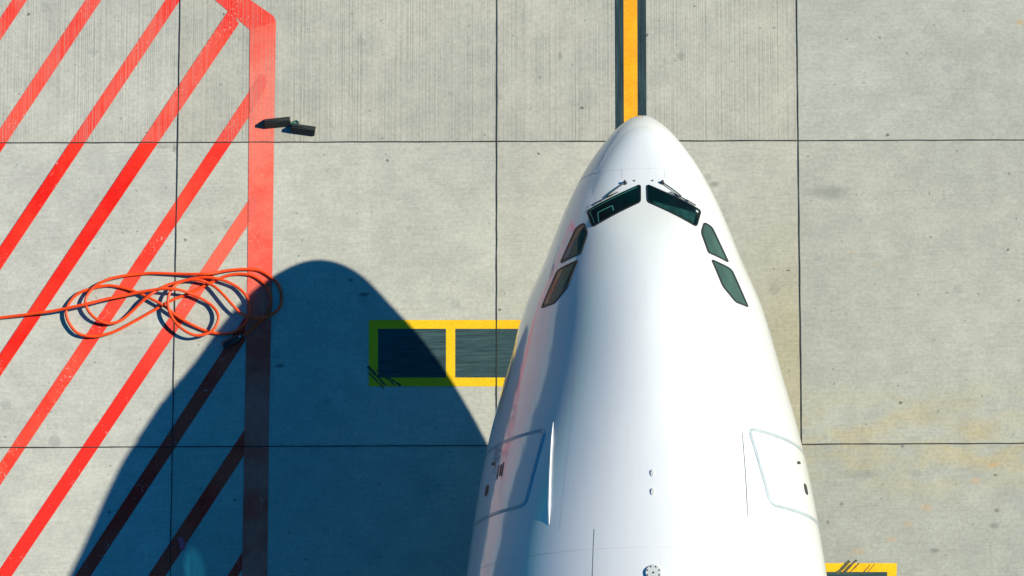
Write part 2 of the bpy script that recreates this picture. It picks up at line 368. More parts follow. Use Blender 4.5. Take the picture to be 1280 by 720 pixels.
# ------------------------------------------------------------------ aircraft
KS = [0.0, .12, .4, .9, 1.45, 2.4, 3.2, 4.2, 5.4, 6.8, 8.5, 11.0]
KW = [0.00000, 0.28580, 0.55846, 0.91292, 1.20279, 1.58706, 1.92779, 2.21322, 2.50376, 2.73157, 2.92366, 3.00029]
KT = [-0.76786, -0.40136, -0.05405, 0.19216, 0.42641, 1.12165, 1.60777, 2.00898, 2.41175, 2.70727, 2.94886, 3.00008]
KB = [-0.76786, -1.10340, -1.36867, -1.60147, -1.84669, -2.24391, -2.45045, -2.70057, -2.88541, -2.94958, -2.99997, -3.00000]
HC = 5.577247; PX, PY, PSI = 2.191819, 23.159880, -0.027334
def pchip(s, kv):
    u = [math.sqrt(k) for k in KS]; n = len(u)
    if s >= KS[-1]: return kv[-1]
    U = math.sqrt(max(s, 0.0))
    h = [u[i + 1] - u[i] for i in range(n - 1)]; d = [(kv[i + 1] - kv[i]) / h[i] for i in range(n - 1)]
    m = [0.0] * n
    for i in range(1, n - 1):
        if d[i - 1] * d[i] > 0:
            w1 = 2 * h[i] + h[i - 1]; w2 = h[i] + 2 * h[i - 1]; m[i] = (w1 + w2) / (w1 / d[i - 1] + w2 / d[i])
    m[0] = d[0]; m[-1] = 0
    i = 0
    while i < n - 2 and U > u[i + 1]: i += 1
    t = (U - u[i]) / h[i]
    return (2*t**3-3*t*t+1)*kv[i]+(t**3-2*t*t+t)*h[i]*m[i]+(3*t*t-2*t**3)*kv[i+1]+(t**3-t*t)*h[i]*m[i+1]
def nexp(s): return 2 + .45 * math.exp(-((s - 1.6) / .9) ** 2) - .15 * math.exp(-((s - 4.8) / 1.8) ** 2)
def dzs(s): return -0.75 * math.exp(-((s - 4.2) / 2.4) ** 2) * min(1.0, s / 1.5)
TAIL0, TAIL1 = 46.0, 62.0
def sect(s):
    w_, zt, zb = pchip(s, KW), pchip(s, KT), pchip(s, KB)
    if s > TAIL0:
        t = (s - TAIL0) / (TAIL1 - TAIL0); f = math.sqrt(max(0.0, 1 - t ** 1.7)) * 0.97 + 0.03 * (1 - t); w_ *= f; zb = zb + (zt - 0.6 - zb) * (1 - f); zt -= 0.5 * (1 - f)
    return w_, zt, zb
def S3(s, a, side=1, off=0.0):
    """point of the fuselage skin: s metres behind the nose tip, a = angle above the widest line"""
    w_, zt, zb = sect(s)
    zm = (zt + zb) / 2 + dzs(s); ca, sa = math.cos(a), math.sin(a)
    h = zt - zm if sa > 0 else zm - zb
    e = 2 / nexp(s) if sa > 0 else 1.0
    x = w_ * math.copysign(abs(ca) ** e, ca) * side; z = zm + h * math.copysign(abs(sa) ** e, sa)
    p = Vector((x, -s, z))
    if off:
        e1, e2 = 0.02, 0.02
        da = S3(s, min(a + e1, 1.5707), side) - S3(s, a - e1, side); ds = S3(s + e2, a, side) - S3(max(s - e2, 0.01), a, side)
        nn = ds.cross(da); nn.normalize()
        if nn.dot(Vector((x, 0, z - zm))) < 0: nn.negate()
        p = p + nn * off
    return p
def SX(x, s, off=0.0):
    """skin point (upper side) from plan coordinates"""
    w_, zt, zb = sect(s); zm = (zt + zb) / 2; h = (zt - zb) / 2; e = 2 / nexp(s)
    side = 1 if x >= 0 else -1
    c_ = min(0.9999, abs(x) / w_) ** (1 / e); a = math.acos(c_)
    return S3(s, a, side, off)

ac = thing('airliner', 'large white airliner parked nose-first over the yellow centre line', 'aircraft', (PX, PY, 0), PSI)
def aobj(name, bm, mat, smooth=True, parent=None):
    o = obj(name, bm, mat, None, smooth)
    o.parent = parent or ac
    return o
def lift(v): return Vector((v.x, v.y, v.z + HC))

def white_mat():
    m = bpy.data.materials.new('aircraft_white_paint'); m.use_nodes = True; t = m.node_tree; b = t.nodes['Principled BSDF']
    b.inputs['Roughness'].default_value = 0.42; b.inputs['Coat Weight'].default_value = 1.0; b.inputs['Coat Roughness'].default_value = 0.09
    b.inputs['Coat IOR'].default_value = 2.25
    tc = t.nodes.new('ShaderNodeTexCoord'); Pn = tc.outputs['Object']
    n1 = noise(t, Pn, 0.7, 4, 0.6, 1.5, 0.5); n2 = noise(t, Pn, 3.5, 6, 0.65, 5, 0.35, 7)
    c_ = mixc(t, ramp(t, n1, 0.3, 0.7), (0.70, 0.715, 0.70), (0.74, 0.75, 0.73))
    c_ = mixc(t, val(t, 'MULTIPLY', ramp(t, n2, 0.48, 0.75), 0.10), c_, (0.45, 0.47, 0.47))
    t.links.new(c_, b.inputs['Base Color'])
    bp = t.nodes.new('ShaderNodeBump'); bp.inputs['Strength'].default_value = 0.30; bp.inputs['Distance'].default_value = 0.03
    n3 = noise(t, Pn, 1.1, 3, 0.5, 3.0, 0.45, 3)
    t.links.new(n3, bp.inputs['Height']); t.links.new(bp.outputs[0], b.inputs['Coat Normal'])
    return m
M_WHT = white_mat()
NA = 144
SS = [0.0005, 0.004, 0.012] + [0.03 * (i ** 1.35) for i in range(1, 14)]
s_ = SS[-1]
while s_ < 14: s_ += 0.055 if s_ < 8 else 0.25; SS.append(s_)
while s_ < TAIL1 - 0.6: s_ += 1.0; SS.append(min(s_, TAIL1 - 0.05))
bm = bmesh.new(); rings = []
tip = bm.verts.new(lift(Vector((0, 0, KT[0]))))
for s in SS:
    rings.append([bm.verts.new(lift(S3(s, 2 * math.pi * k / NA + 1e-6))) for k in range(NA)])
for k in range(NA): bm.faces.new((tip, rings[0][(k + 1) % NA], rings[0][k]))
for r0, r1 in zip(rings[:-1], rings[1:]):
    for k in range(NA): bm.faces.new((r0[k], r0[(k + 1) % NA], r1[(k + 1) % NA], r1[k]))
bm.faces.new(rings[-1])
bmesh.ops.recalc_face_normals(bm, faces=bm.faces)
aobj('fuselage', bm, M_WHT)

# patches that follow the skin (plan polygons)
def rounded(pts, r, seg=5):
    out = []; n = len(pts)
    for i in range(n):
        p, a, b = Vector(pts[i]), Vector(pts[i - 1]), Vector(pts[(i + 1) % n])
        u, v = (a - p), (b - p); lu, lv = u.length, v.length; u.normalize(); v.normalize()
        rr = min(r if not isinstance(r, (list, tuple)) else r[i], lu * .45, lv * .45)
        A, B = p + u * rr, p + v * rr
        for k in range(seg + 1):
            t = k / seg; out.append(A * (1 - t) ** 2 + p * 2 * t * (1 - t) + B * t * t)
    return out
def densify(pts, d=0.06):
    out = []; n = len(pts)
    for i in range(n):
        a, b = pts[i], pts[(i + 1) % n]; k = max(1, int((b - a).length / d))
        for j in range(k): out.append(a + (b - a) * (j / k))
    return out
def offset_poly(pts, d):
    c_ = sum(pts, Vector((0, 0))) / len(pts); n = len(pts); out = []
    for i in range(n):
        t = (pts[(i + 1) % n] - pts[i - 1]); t.normalize(); nn = Vector((t.y, -t.x))
        if nn.dot(pts[i] - c_) < 0: nn.negate()
        out.append(pts[i] + nn * d)
    return out
def skin_patch(pts, f, off, rings_=7, edge=0.0):
    bm = bmesh.new(); c_ = sum(pts, Vector((0, 0))) / len(pts); rr = []
    for k in range(rings_, 0, -1):
        t = k / rings_; o_ = off
        rr.append([bm.verts.new(lift(f(*(c_ + (p - c_) * t), o_))) for p in pts])
    cv = bm.verts.new(lift(f(*c_, off))); n = len(pts)
    if edge:
        skirt = [bm.verts.new(lift(f(*p, off - edge))) for p in pts]
        for i in range(n): bm.faces.new((skirt[i], skirt[(i + 1) % n], rr[0][(i + 1) % n], rr[0][i]))
    for a, b in zip(rr[:-1], rr[1:]):
        for i in range(n): bm.faces.new((a[i], a[(i + 1) % n], b[(i + 1) % n], b[i]))
    for i in range(n): bm.faces.new((rr[-1][i], rr[-1][(i + 1) % n], cv))
    bmesh.ops.recalc_face_normals(bm, faces=bm.faces)
    return bm
def skin_ring(outer, inner, f, off, edge=0.0):
    bm = bmesh.new(); n = len(outer)
    o_ = [bm.verts.new(lift(f(*p, off))) for p in outer]; i_ = [bm.verts.new(lift(f(*p, off))) for p in inner]
    for k in range(n): bm.faces.new((o_[k], o_[(k + 1) % n], i_[(k + 1) % n], i_[k]))
    if edge:
        o2 = [bm.verts.new(lift(f(*p, off - edge))) for p in outer]
        for k in range(n): bm.faces.new((o2[k], o2[(k + 1) % n], o_[(k + 1) % n], o_[k]))
    return bm
def flipup(bm, zref=0):
    bm.normal_update()
    for f in bm.faces:
        c_ = f.calc_center_median()
        if f.normal.dot(Vector((c_.x, 0, c_.z - HC + 0.2))) < 0: f.normal_flip()
    return bm

def glass(name, col, col2, scale=2.0, ior=1.5):
    m = bpy.data.materials.new(name); m.use_nodes = True; t = m.node_tree; b = t.nodes['Principled BSDF']
    b.inputs['Roughness'].default_value = 0.04; b.inputs['IOR'].default_value = ior; b.inputs['Specular IOR Level'].default_value = 0.5
    tc = t.nodes.new('ShaderNodeTexCoord')
    n = noise(t, tc.outputs['Object'], scale, 3, 0.5, 2.0, 0.8)
    t.links.new(mixc(t, ramp(t, n, 0.35, 0.65), col, col2), b.inputs['Base Color'])
    return m
M_GLW = glass('windscreen_glass', (0.001, 0.006, 0.008), (0.0015, 0.009, 0.012), ior=1.25)
M_GLS = glass('side_window_glass', (0.016, 0.060, 0.054), (0.026, 0.085, 0.070), ior=1.6)
M_GLL = glass('left_window_glass', (0.006, 0.060, 0.042), (0.016, 0.115, 0.085), ior=1.3)  # left panes: teal reflection put into the glass colour
M_REDW = glass('painted_red_reflection', (0.42, 0.020, 0.012), (0.55, 0.050, 0.03), 6, 1.5)  # colour of the painted red reflection on the left panes
M_SEAL = simple_mat('window_seal', (0.012, 0.016, 0.018), 0.45)
M_DARK = simple_mat('dark_metal', (0.03, 0.035, 0.04), 0.4, 0.3)
M_TEAL = simple_mat('windscreen_mark_teal', (0.03, 0.20, 0.16), 0.5)
M_TEALD = glass('glareshield_teal', (0.004, 0.030, 0.030), (0.008, 0.050, 0.046), 5)

def xs_of(s, a):
    p = S3(s, a); return Vector((p.x, s))
WS = [xs_of(1.431, 1.549), xs_of(1.872, .923), xs_of(2.206, 1.041), xs_of(1.772, 1.549)]
S1 = [xs_of(2.104, .915), xs_of(2.30, .985), xs_of(2.655, .946), xs_of(2.728, .711), xs_of(2.152, .815)]
S2 = [xs_of(2.793, .926), xs_of(3.233, .872), xs_of(3.45, .76), xs_of(3.451, .616), xs_of(2.864, .701)]
for side in (-1, 1):
    fx = (lambda sd_: (lambda x, s, off=0.0: SX(x * sd_, s, off)))(side)
    for nm, pg, r, gm in (('windscreen_panel', WS, 0.055, M_GLW), ('cockpit_side_window', S1, [.03, .06, .02, .015, .05], M_GLS), ('cockpit_side_window', S2, [.015, .06, .04, .01, .06], M_GLS)):
        pts = densify(rounded([tuple(p) for p in pg], r))
        bmg = flipup(skin_patch(pts, fx, 0.006, 8))
        gl = aobj(nm, bmg, M_GLL if (side < 0 and gm is M_GLS) else gm)
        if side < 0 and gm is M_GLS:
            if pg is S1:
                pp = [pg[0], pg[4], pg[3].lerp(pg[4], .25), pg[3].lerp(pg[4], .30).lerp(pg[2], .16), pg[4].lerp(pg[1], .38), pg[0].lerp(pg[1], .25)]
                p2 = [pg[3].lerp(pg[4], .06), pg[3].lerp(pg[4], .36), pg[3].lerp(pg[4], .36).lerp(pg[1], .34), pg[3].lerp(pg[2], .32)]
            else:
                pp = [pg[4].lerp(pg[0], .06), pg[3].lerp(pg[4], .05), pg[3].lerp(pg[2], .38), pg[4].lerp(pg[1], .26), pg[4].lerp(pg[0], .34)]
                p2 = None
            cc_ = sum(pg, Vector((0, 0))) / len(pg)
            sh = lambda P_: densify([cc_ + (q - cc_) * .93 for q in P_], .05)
            aobj('red_reflection', flipup(skin_patch(sh(pp), fx, 0.0075, 3)), M_REDW, True, gl)  # reflection of the red hatching, painted as a patch on the pane
            if p2: aobj('pale_reflection', flipup(skin_patch(sh(p2), fx, 0.0085, 3)), simple_mat('painted_pale_reflection', (.20, .17, .17), .4), True, gl)  # pale reflection, likewise a painted patch on the glass
        fr = 0.010 if gm is M_GLW else 0.016
        bms = flipup(skin_ring(offset_poly(pts, fr), offset_poly(pts, -0.010), fx, 0.011, 0.012))
        aobj('window_seal', bms, M_SEAL, False, gl)
        if nm == 'windscreen_panel':
            if side < 0:
                def mark_line(p, q, w_, mat=M_TEAL, nm2='windscreen_mark'):  # thin teal lines laid on the pane
                    b2 = bmesh.new(); d = (Vector(q) - Vector(p)); n = Vector((-d.y, d.x)); n.normalize(); n *= w_ / 2; k = max(2, int(d.length / .03)); pv = None
                    for i in range(k + 1):
                        c_ = Vector(p) + d * (i / k); a = b2.verts.new(lift(fx(*(c_ + n), 0.0085))); b = b2.verts.new(lift(fx(*(c_ - n), 0.0085)))
                        if pv: b2.faces.new((pv[0], pv[1], b, a))
                        pv = (a, b)
                    aobj(nm2, flipup(b2), mat, False, gl)
                A = WS
                def bil(u, v):   # u from centre post outwards, v from front edge to rear edge
                    f_ = A[0].lerp(A[1], u); r_ = A[3].lerp(A[2], u); return f_.lerp(r_, v)
                mark_line(bil(.86, .95), bil(.83, .42), .016); mark_line(bil(.83, .42), bil(.55, .46), .016); mark_line(bil(.55, .46), bil(.545, .78), .016)
                mark_line(bil(.06, .07), bil(.95, .07), .010); mark_line(bil(.955, .12), bil(.94, .9), .008)
            else:
                A = WS
                bil = lambda u, v: A[0].lerp(A[1], u).lerp(A[3].lerp(A[2], u), v)
                pp = densify([bil(.10, .80), bil(.35, .72), bil(.93, .30), bil(.93, .93), bil(.5, .95), bil(.12, .95)], .06)
                aobj('glareshield', flipup(skin_patch(pp, fx, 0.008, 4)), M_TEALD, True, gl)
                pp = densify([bil(.925, .10), bil(.965, .12), bil(.96, .24), bil(.915, .2)], .02)
                aobj('windscreen_mark', flipup(skin_patch(pp, fx, 0.0085, 2)), simple_mat('windscreen_mark_pale', (.4, .5, .48), .5), True, gl)

# tube through skin points
def tube(bm, pts, r, n=8, cap=True):
    pr = None; L_ = len(pts)
    for i, p in enumerate(pts):
        t = (pts[min(i + 1, L_ - 1)] - pts[max(i - 1, 0)]).normalized()
        a = t.orthogonal() if pr is None else None
        if a is None:
            a = pa - t * pa.dot(t)
        a.normalize(); pa = a.copy(); b = t.cross(a)
        rr = r[i] if isinstance(r, (list, tuple)) else r
        ring = [bm.verts.new(p + (a * math.cos(2 * math.pi * k / n) + b * math.sin(2 * math.pi * k / n)) * rr) for k in range(n)]
        if pr:
            for k in range(n): bm.faces.new((pr[k], pr[(k + 1) % n], ring[(k + 1) % n], ring[k]))
        elif cap: bm.faces.new(list(reversed(ring)))
        pr = ring
    if cap: bm.faces.new(pr)
def xpt(px_s, x, off): return lift(SX(x, px_s, off))
for side in (-1, 1):
    # wiper: arm from its pivot ahead of the screen down to the blade resting along the lower edge
    w0 = S3(1.40, 1.383, side); w1 = S3(1.69, 1.18, side)
    bm = bmesh.new()
    pts = [lift(SX(w0.x + (w1.x - w0.x) * t, 1.40 + (1.65 - 1.40) * t, 0.022 + 0.008 * math.sin(math.pi * t))) for t in [i / 10 for i in range(11)]]
    tube(bm, pts, 0.011, 6)
    wp = aobj('wiper_arm', bm, M_DARK)
    bm = bmesh.new(); q = SX(w0.x, 1.40, 0.0)
    tube(bm, [lift(SX(w0.x, 1.40, 0.002)), lift(SX(w0.x, 1.40, 0.055))], [0.035, 0.022], 10)
    aobj('wiper_pivot', bm, M_DARK, True, wp)
    bm = bmesh.new()
    A0 = WS[0].lerp(WS[1], 0.42) + Vector((0, -0.035)); A1 = WS[0].lerp(WS[1], 0.90) + Vector((0, -0.03))
    pts = [lift(SX(side * (A0.x + (A1.x - A0.x) * t), A0.y + (A1.y - A0.y) * t, 0.025)) for t in [i / 12 for i in range(13)]]
    tube(bm, pts, [0.010 + (0.005 if i in (3, 4, 8) else 0) for i in range(13)], 6)
    aobj('wiper_blade', bm, M_DARK, True, wp)
    # washer nozzle
    bm = bmesh.new(); tube(bm, [lift(S3(1.36, 1.49, side, -.005)), lift(S3(1.36, 1.49, side, .022))], [.014, .009], 8)
    aobj('washer_nozzle', bm, M_DARK)

# thin seams
M_SEAM = simple_mat('panel_seam', (0.62, 0.66, 0.67), 0.6)
M_SEAMD = simple_mat('panel_seam_dark', (0.16, 0.19, 0.20), 0.6)
def sa_strip(path, w_, mat, name, off=0.003, side=1, parent=None, n=40):
    """strip of width w_ (m) along (s,a) points"""
    P3 = []
    for (s0, a0), (s1, a1) in zip(path[:-1], path[1:]):
        for i in range(n): t = i / n; P3.append((s0 + (s1 - s0) * t, a0 + (a1 - a0) * t))
    P3.append(path[-1])
    bm = bmesh.new(); pv = None
    for i, (s, a) in enumerate(P3):
        c_ = S3(s, a, side, off); nrm = (S3(s, a, side, 0.05) - S3(s, a, side)).normalized()
        k0, k1 = P3[max(0, i - 1)], P3[min(len(P3) - 1, i + 1)]
        t = (S3(*k1, side) - S3(*k0, side)).normalized(); b = nrm.cross(t).normalized() * (w_ / 2)
        u, v = bm.verts.new(lift(c_ + b)), bm.verts.new(lift(c_ - b))
        if pv: bm.faces.new((pv[0], pv[1], v, u))
        pv = (u, v)
    return aobj(name, flipup(bm), mat, True, parent)
for side in (-1, 1):
    sa_strip([(1.13, 1.555), (1.15, 0.0), (1.15, -0.8)], 0.009, M_SEAM, 'radome_seam', side=side)
    sa_strip([(1.13, 1.30), (1.30, 1.33)], 0.006, M_SEAM, 'panel_seam', side=side, n=8)
    sa_strip([(1.14, 0.98), (1.9, 0.90)], 0.006, M_SEAM, 'panel_seam', side=side, n=12)
sa_strip([(0.36, 0.78), (0.62, 0.77), (1.06, 0.78)], 0.012, simple_mat('bright_strip', (.8, .85, .86), .4), 'lightning_strip', off=.014, side=-1)
sa_strip([(7.43, 1.264), (9.2, 1.264)], 0.008, M_SEAMD, 'panel_seam', side=-1, n=20)
sa_strip([(4.27, 1.03), (5.6, 1.07), (7.4, 1.06)], 0.004, M_SEAM, 'panel_seam', side=-1, n=20)
for side in (-1, 1):
    for s_f in (7.75,):
        sa_strip([(s_f, 1.555), (s_f, 0.0)], 0.005, M_SEAM, 'skin_lap_joint', side=side)
# drip strips above the doors
M_STRP = simple_mat('drip_strip_white', (0.72, 0.74, 0.73), 0.4)
for side in (-1, 1):
    bm = bmesh.new(); n = 30; prev = None
    for i in range(n + 1):
        t = i / n; s = 5.567 + (7.288 - 5.567) * t; a = 0.9275 + (0.983 - 0.9275) * t
        p = S3(s, a, side); nr = (S3(s, a, side, .05) - p).normalized(); up = (nr * .55 + Vector((0, 0, 1)) * .45).normalized()
        tt = nr.cross(Vector((0, 1, 0))).normalized() * 0.011
        hh = (0.030 if side < 0 else 0.018) * min(1, 6 * t, 6 * (1 - t)) + 0.003
        ring = [bm.verts.new(lift(q)) for q in (p - tt * 1.5 - nr * .01, p - tt + up * hh, p + tt + up * hh, p + tt * 1.5 - nr * .01)]
        if prev:
            for k in range(3): bm.faces.new((prev[k], prev[k + 1], ring[k + 1], ring[k]))
        else: bm.faces.new(ring)
        prev = ring
    bm.faces.new(list(reversed(prev))); bmesh.ops.recalc_face_normals(bm, faces=bm.faces)
    aobj('drip_strip', bm, M_STRP, False)

# cabin doors: skin panel, grey outline, window, handle, stencils
M_OUT = {-1: simple_mat('door_outline_grey', (0.37, 0.44, 0.465), 0.45, coat=0.8), 1: None}
M_OUT[1] = M_OUT[-1]
M_REDM = simple_mat('red_decal', (0.45, 0.02, 0.02), 0.5); M_BLK = simple_mat('black_decal', (0.01, 0.012, 0.015), 0.35)
for side in (-1, 1):
    fa = (lambda sd_: (lambda s, q, off=0.0: S3(s, q, sd_, off)))(side)
    # (s, a) rounded rectangle, top edge at a~.9 front / .805 rear
    s0, s1 = 5.669, 6.905
    top0, top1, bot = 0.882, 0.800, -0.16
    base = [(s0, top0), (s1, top1), (s1, bot), (s0, bot)]
    # work in metres: q = a * 2.6
    Q = 2.6
    pts = densify(rounded([(s, a * Q) for s, a in base], 0.14, 6), 0.05)
    f2 = (lambda fa_: (lambda s, q, off=0.0: fa_(s, q / Q, off)))(fa)
    mid = offset_poly(pts, -0.0)
    dr = aobj('cabin_door', flipup(skin_patch(offset_poly(pts, -0.036), f2, 0.0035, 10)), M_WHT)
    if side < 0: dr['label'] = 'left front cabin door in shade with red and black handle marks'
    else: dr['label'] = 'right front cabin door in full sun'
    aobj('door_outline', flipup(skin_ring(offset_poly(pts, 0.024), offset_poly(pts, -0.027), f2, 0.0052, .004)), M_OUT[side], True, dr)
    def spatch(s, a, ls, la, nm, mat, off=0.009, rnd=0.3, skew=0.0):
        c_ = Vector((s, a * Q)); pg = [(c_.x - ls / 2 + skew, c_.y + la / 2), (c_.x + ls / 2 + skew, c_.y + la / 2), (c_.x + ls / 2 - skew, c_.y - la / 2), (c_.x - ls / 2 - skew, c_.y - la / 2)]
        pp = rounded(pg, rnd * min(ls, la), 4)
        return aobj(nm, flipup(skin_patch(pp, f2, off, 3)), mat, True, dr)
    spatch(6.42, 0.352, 0.19, 0.15, 'door_window', M_SEAL, .009, .45)
    spatch(5.99, 0.392, 0.05, 0.16, 'door_handle', M_BLK, .010, .3, .02)
    if side < 0:
        spatch(6.165, 0.535, 0.24, 0.035, 'handle_mark', M_BLK, .0095, .2)
        spatch(6.165, 0.510, 0.20, 0.045, 'handle_mark', M_REDM, .0095, .2)
        spatch(6.185, 0.480, 0.24, 0.035, 'handle_mark', M_BLK, .0095, .2)
        M_STN = simple_mat('faint_stencil', (0.20, 0.27, 0.32), .5)
        for i in range(5):
            for j in range(3):
                if random.random() < .8: spatch(5.74 + i * .055, 0.455 - j * .035, 0.035, 0.05, 'door_stencil', M_STN, .0093, .2)
    for i in range(3): 
        if side < 0: spatch(6.06 + i * .05, 0.43 - .02 * (i % 2), 0.022, 0.03, 'door_stencil', M_BLK, .0093, .2)

# antennas and drain fittings on the crown
M_FIT = simple_mat('pale_fitting', (0.50, 0.53, 0.52), 0.5)
for px_s in (6.556, 6.858):
    b0 = Vector(SX(0.055, px_s))
    bm = bmesh.new()
    sec = [(-.045, -.02), (.0, -.032), (.05, -.022), (.055, .0), (.05, .022), (0, .032), (-.045, .02), (-.06, 0)]
    lo = [bm.verts.new(lift(b0 + Vector((y, -x, -.006)))) for x, y in sec]; hi = [bm.verts.new(lift(b0 + Vector((y * .8, -x * .9, .020)))) for x, y in sec]
    for k in range(8): bm.faces.new((lo[k], lo[(k + 1) % 8], hi[(k + 1) % 8], hi[k]))
    bm.faces.new(hi); bmesh.ops.recalc_face_normals(bm, faces=bm.faces)
    aobj('drain_fitting', bm, M_FIT, False)
bm = bmesh.new(); c0 = SX(0.055, 8.16); RD = .125
for (r0, z0), (r1, z1) in zip([(RD + .01, -.02), (RD, .025), (RD * .93, .04)], [(RD, .025), (RD * .93, .04), (0.0, .045)]):
    for k in range(32):
        a0, a1 = 2 * math.pi * k / 32, 2 * math.pi * (k + 1) / 32
        v = [bm.verts.new(lift(c0 + Vector((r * math.cos(a), r * math.sin(a), z)))) for r, z, a in ((r0, z0, a0), (r0, z0, a1), (r1, z1, a1), (r1, z1, a0))]
        if r1 == 0: bm.faces.new(v[:3])
        else: bm.faces.new(v)
bmesh.ops.remove_doubles(bm, verts=bm.verts, dist=1e-5); bmesh.ops.recalc_face_normals(bm, faces=bm.faces)
ant = aobj('round_antenna', bm, M_FIT, False)
for k in range(8):
    a = math.pi / 4 * k + .39; rr = RD * .78
    bm = bmesh.new(); cc = c0 + Vector((rr * math.cos(a), rr * math.sin(a), .036)); tube(bm, [lift(cc), lift(cc + Vector((0, 0, .012)))], .012, 8)
    aobj('bolt', bm, M_DARK, False, ant)
bm = bmesh.new(); cc = c0 + Vector((0, 0, .036)); tube(bm, [lift(cc), lift(cc + Vector((0, 0, .014)))], .015, 8); aobj('bolt', bm, M_DARK, False, ant)

# nose landing gear (standing under the nose)
M_TYR = simple_mat('tyre_rubber', (0.02, 0.02, 0.02), 0.8); M_STL = simple_mat('gear_grey', (0.45, 0.47, 0.48), 0.4, .2)
GS = 6.4
bm = bmesh.new(); tube(bm, [Vector((0, -GS, 0.53)), Vector((0, -GS, 2.9))], [.10, .14], 16); tube(bm, [Vector((0, -GS, 1.6)), Vector((0, -GS + 1.3, 2.8))], .06, 10)
gear = aobj('nose_gear_strut', bm, M_STL)
bm = bmesh.new(); tube(bm, [Vector((-.42, -GS, .53)), Vector((.42, -GS, .53))], .06, 12); aobj('axle', bm, M_STL, True, gear)
for sx in (-.33, .33):
    bm = bmesh.new(); prof = [(.26, -.15), (.45, -.17), (.52, -.12), (.53, 0), (.52, .12), (.45, .17), (.26, .15)]; pr = None; first = None
    for k in range(33):
        a = 2 * math.pi * k / 32; ring = [bm.verts.new((sx + u, -GS + r * math.cos(a), .53 + r * math.sin(a))) for r, u in prof]
        if pr:
            for j in range(6): bm.faces.new((pr[j], pr[j + 1], ring[j + 1], ring[j]))
        pr = ring
    bmesh.ops.remove_doubles(bm, verts=bm.verts, dist=1e-5); bmesh.ops.recalc_face_normals(bm, faces=bm.faces)
    ty = aobj('wheel', bm, M_TYR, True)
    bm = bmesh.new(); tube(bm, [Vector((sx - .1, -GS, .53)), Vector((sx + .1, -GS, .53))], .27, 24); aobj('rim', bm, M_STL, False, ty)

# ------------------------------------------------------------------ orange hose
HP = [(-60,402),(-25,400),(10,396.7),(40,393.5),(70,390),(106.7,383),(138.8,374.7),(170.9,367.8),(199.9,363.7),(217.5,364),(232.8,366.6),(251,374),(265,383),(272.5,393.8),(272.5,404.5),(265,416),(251,421),(239,419.7),(225,410.6),(214.4,396.8),(210.6,383),(212.2,369.3),(219,358.6),(229.7,352.5),(243.5,351),(255.7,353.3),(268,359.4),(280,370.8),(290.9,383),(300,392),(312,398.3),(327.5,399),(339.8,394.5),(349,386),(352,374),(349,358.6),(339.8,348),(324.5,338.8),(306,337),(284.7,339),(263.4,343.3),(248,344.4),(220.6,343.3),(190,342),(177,343),(158.6,344.9),(138.8,349.4),(123.5,356.3),(112.8,365.5),(107.4,377),(109.7,387.7),(117.4,397.6),(128,403.7),(138.8,405.2),(151,401.4),(164.7,390.7),(180,377),(192,367.8),(207.5,357.9),(222.8,353.3),(236,350),(251,348),(266.4,348.7),(281.7,352.5),(297,360),(309,372.4),(313.8,386),(310.7,400),(301.5,410.6),(290.9,416.7),(275.6,417.8),(260.3,415),(240.4,406.8),(220.6,395.3),(205.3,383.8),(186,373),(167.8,364.7),(149.5,359.4),(134,357.5),(115.8,361),(99,367),(88.3,377.7),(83,390.7),(86.8,405),(97.5,417.5),(112.8,421.3),(128,419.7),(146.4,413.6),(169.3,401.4),(198.4,385),(214.4,376),(232.8,368.5),(254,358.6),(269.5,351),(284.7,344.9),(300,342.9),(315,344.9),(327.5,352.5),(336.7,363),(339,378.5),(335,392),(324.5,403),(306,418),(303,420.5)]
cp = [gp(*p) for p in HP]
path = []
for i in range(len(cp) - 1):
    p0, p1, p2, p3 = cp[max(i - 1, 0)], cp[i], cp[i + 1], cp[min(i + 2, len(cp) - 1)]
    for k in range(8):
        t = k / 8
        path.append(0.5 * ((2 * p1) + (p2 - p0) * t + (2 * p0 - 5 * p1 + 4 * p2 - p3) * t * t + (3 * p1 - p0 - 3 * p2 + p3) * t ** 3))
path.append(cp[-1])
RH = 0.0255; n = len(path); Z = [RH + 0.004] * n
# earlier strands lie over later ones: lift them where they cross
cell = {}
for i, p in enumerate(path): cell.setdefault((int(p.x // .1), int(p.y // .1)), []).append(i)
# spring the free inner loop up a little, as stiff hose does
for i in range(n):
    u = i / 8
    for c_, wd, hh in ((18.5, 6.5, 0.13), (28, 4, .10), (50, 4.5, .075), (66, 3.5, 0.05), (83, 4, .04), (14, 3, .05)):
        if abs(u - c_) < wd: Z[i] += hh * 0.5 * (1 + math.cos(math.pi * (u - c_) / wd))
for it in range(4):
    need = list(Z)
    for i in range(n - 1, -1, -1):
        p = path[i]; cx, cy = int(p.x // .1), int(p.y // .1)
        for a in (-1, 0, 1):
            for b in (-1, 0, 1):
                for j in cell.get((cx + a, cy + b), ()):
                    if j > i + 24:
                        d = (path[j] - p).to_2d().length
                        if d < 2 * RH: need[i] = max(need[i], need[j] + 2.05 * RH)
    sm = list(need)
    for i in range(n):
        mx = 0
        for k in range(-14, 15):
            j = i + k
            if 0 <= j < n:
                f = 0.5 * (1 + math.cos(math.pi * k / 15)); mx = max(mx, RH + .004 + (need[j] - RH - .004) * f)
        sm[i] = max(mx, RH + .004)
    if it == 0: Z = sm
    else: Z = [max(a, b) if False else b for a, b in zip(Z, sm)] if it == 1 else Z
    if it >= 1: break
P3 = [Vector((p.x, p.y, z)) for p, z in zip(path, Z)]
hose = thing('ground_hose', 'long orange hose lying in tangled loops across the red stripes', 'hose', (gp(215, 385).x, gp(215, 385).y, 0))
bm = bmesh.new(); tube(bm, P3, RH, 12)
bmesh.ops.translate(bm, verts=bm.verts, vec=-hose.location)
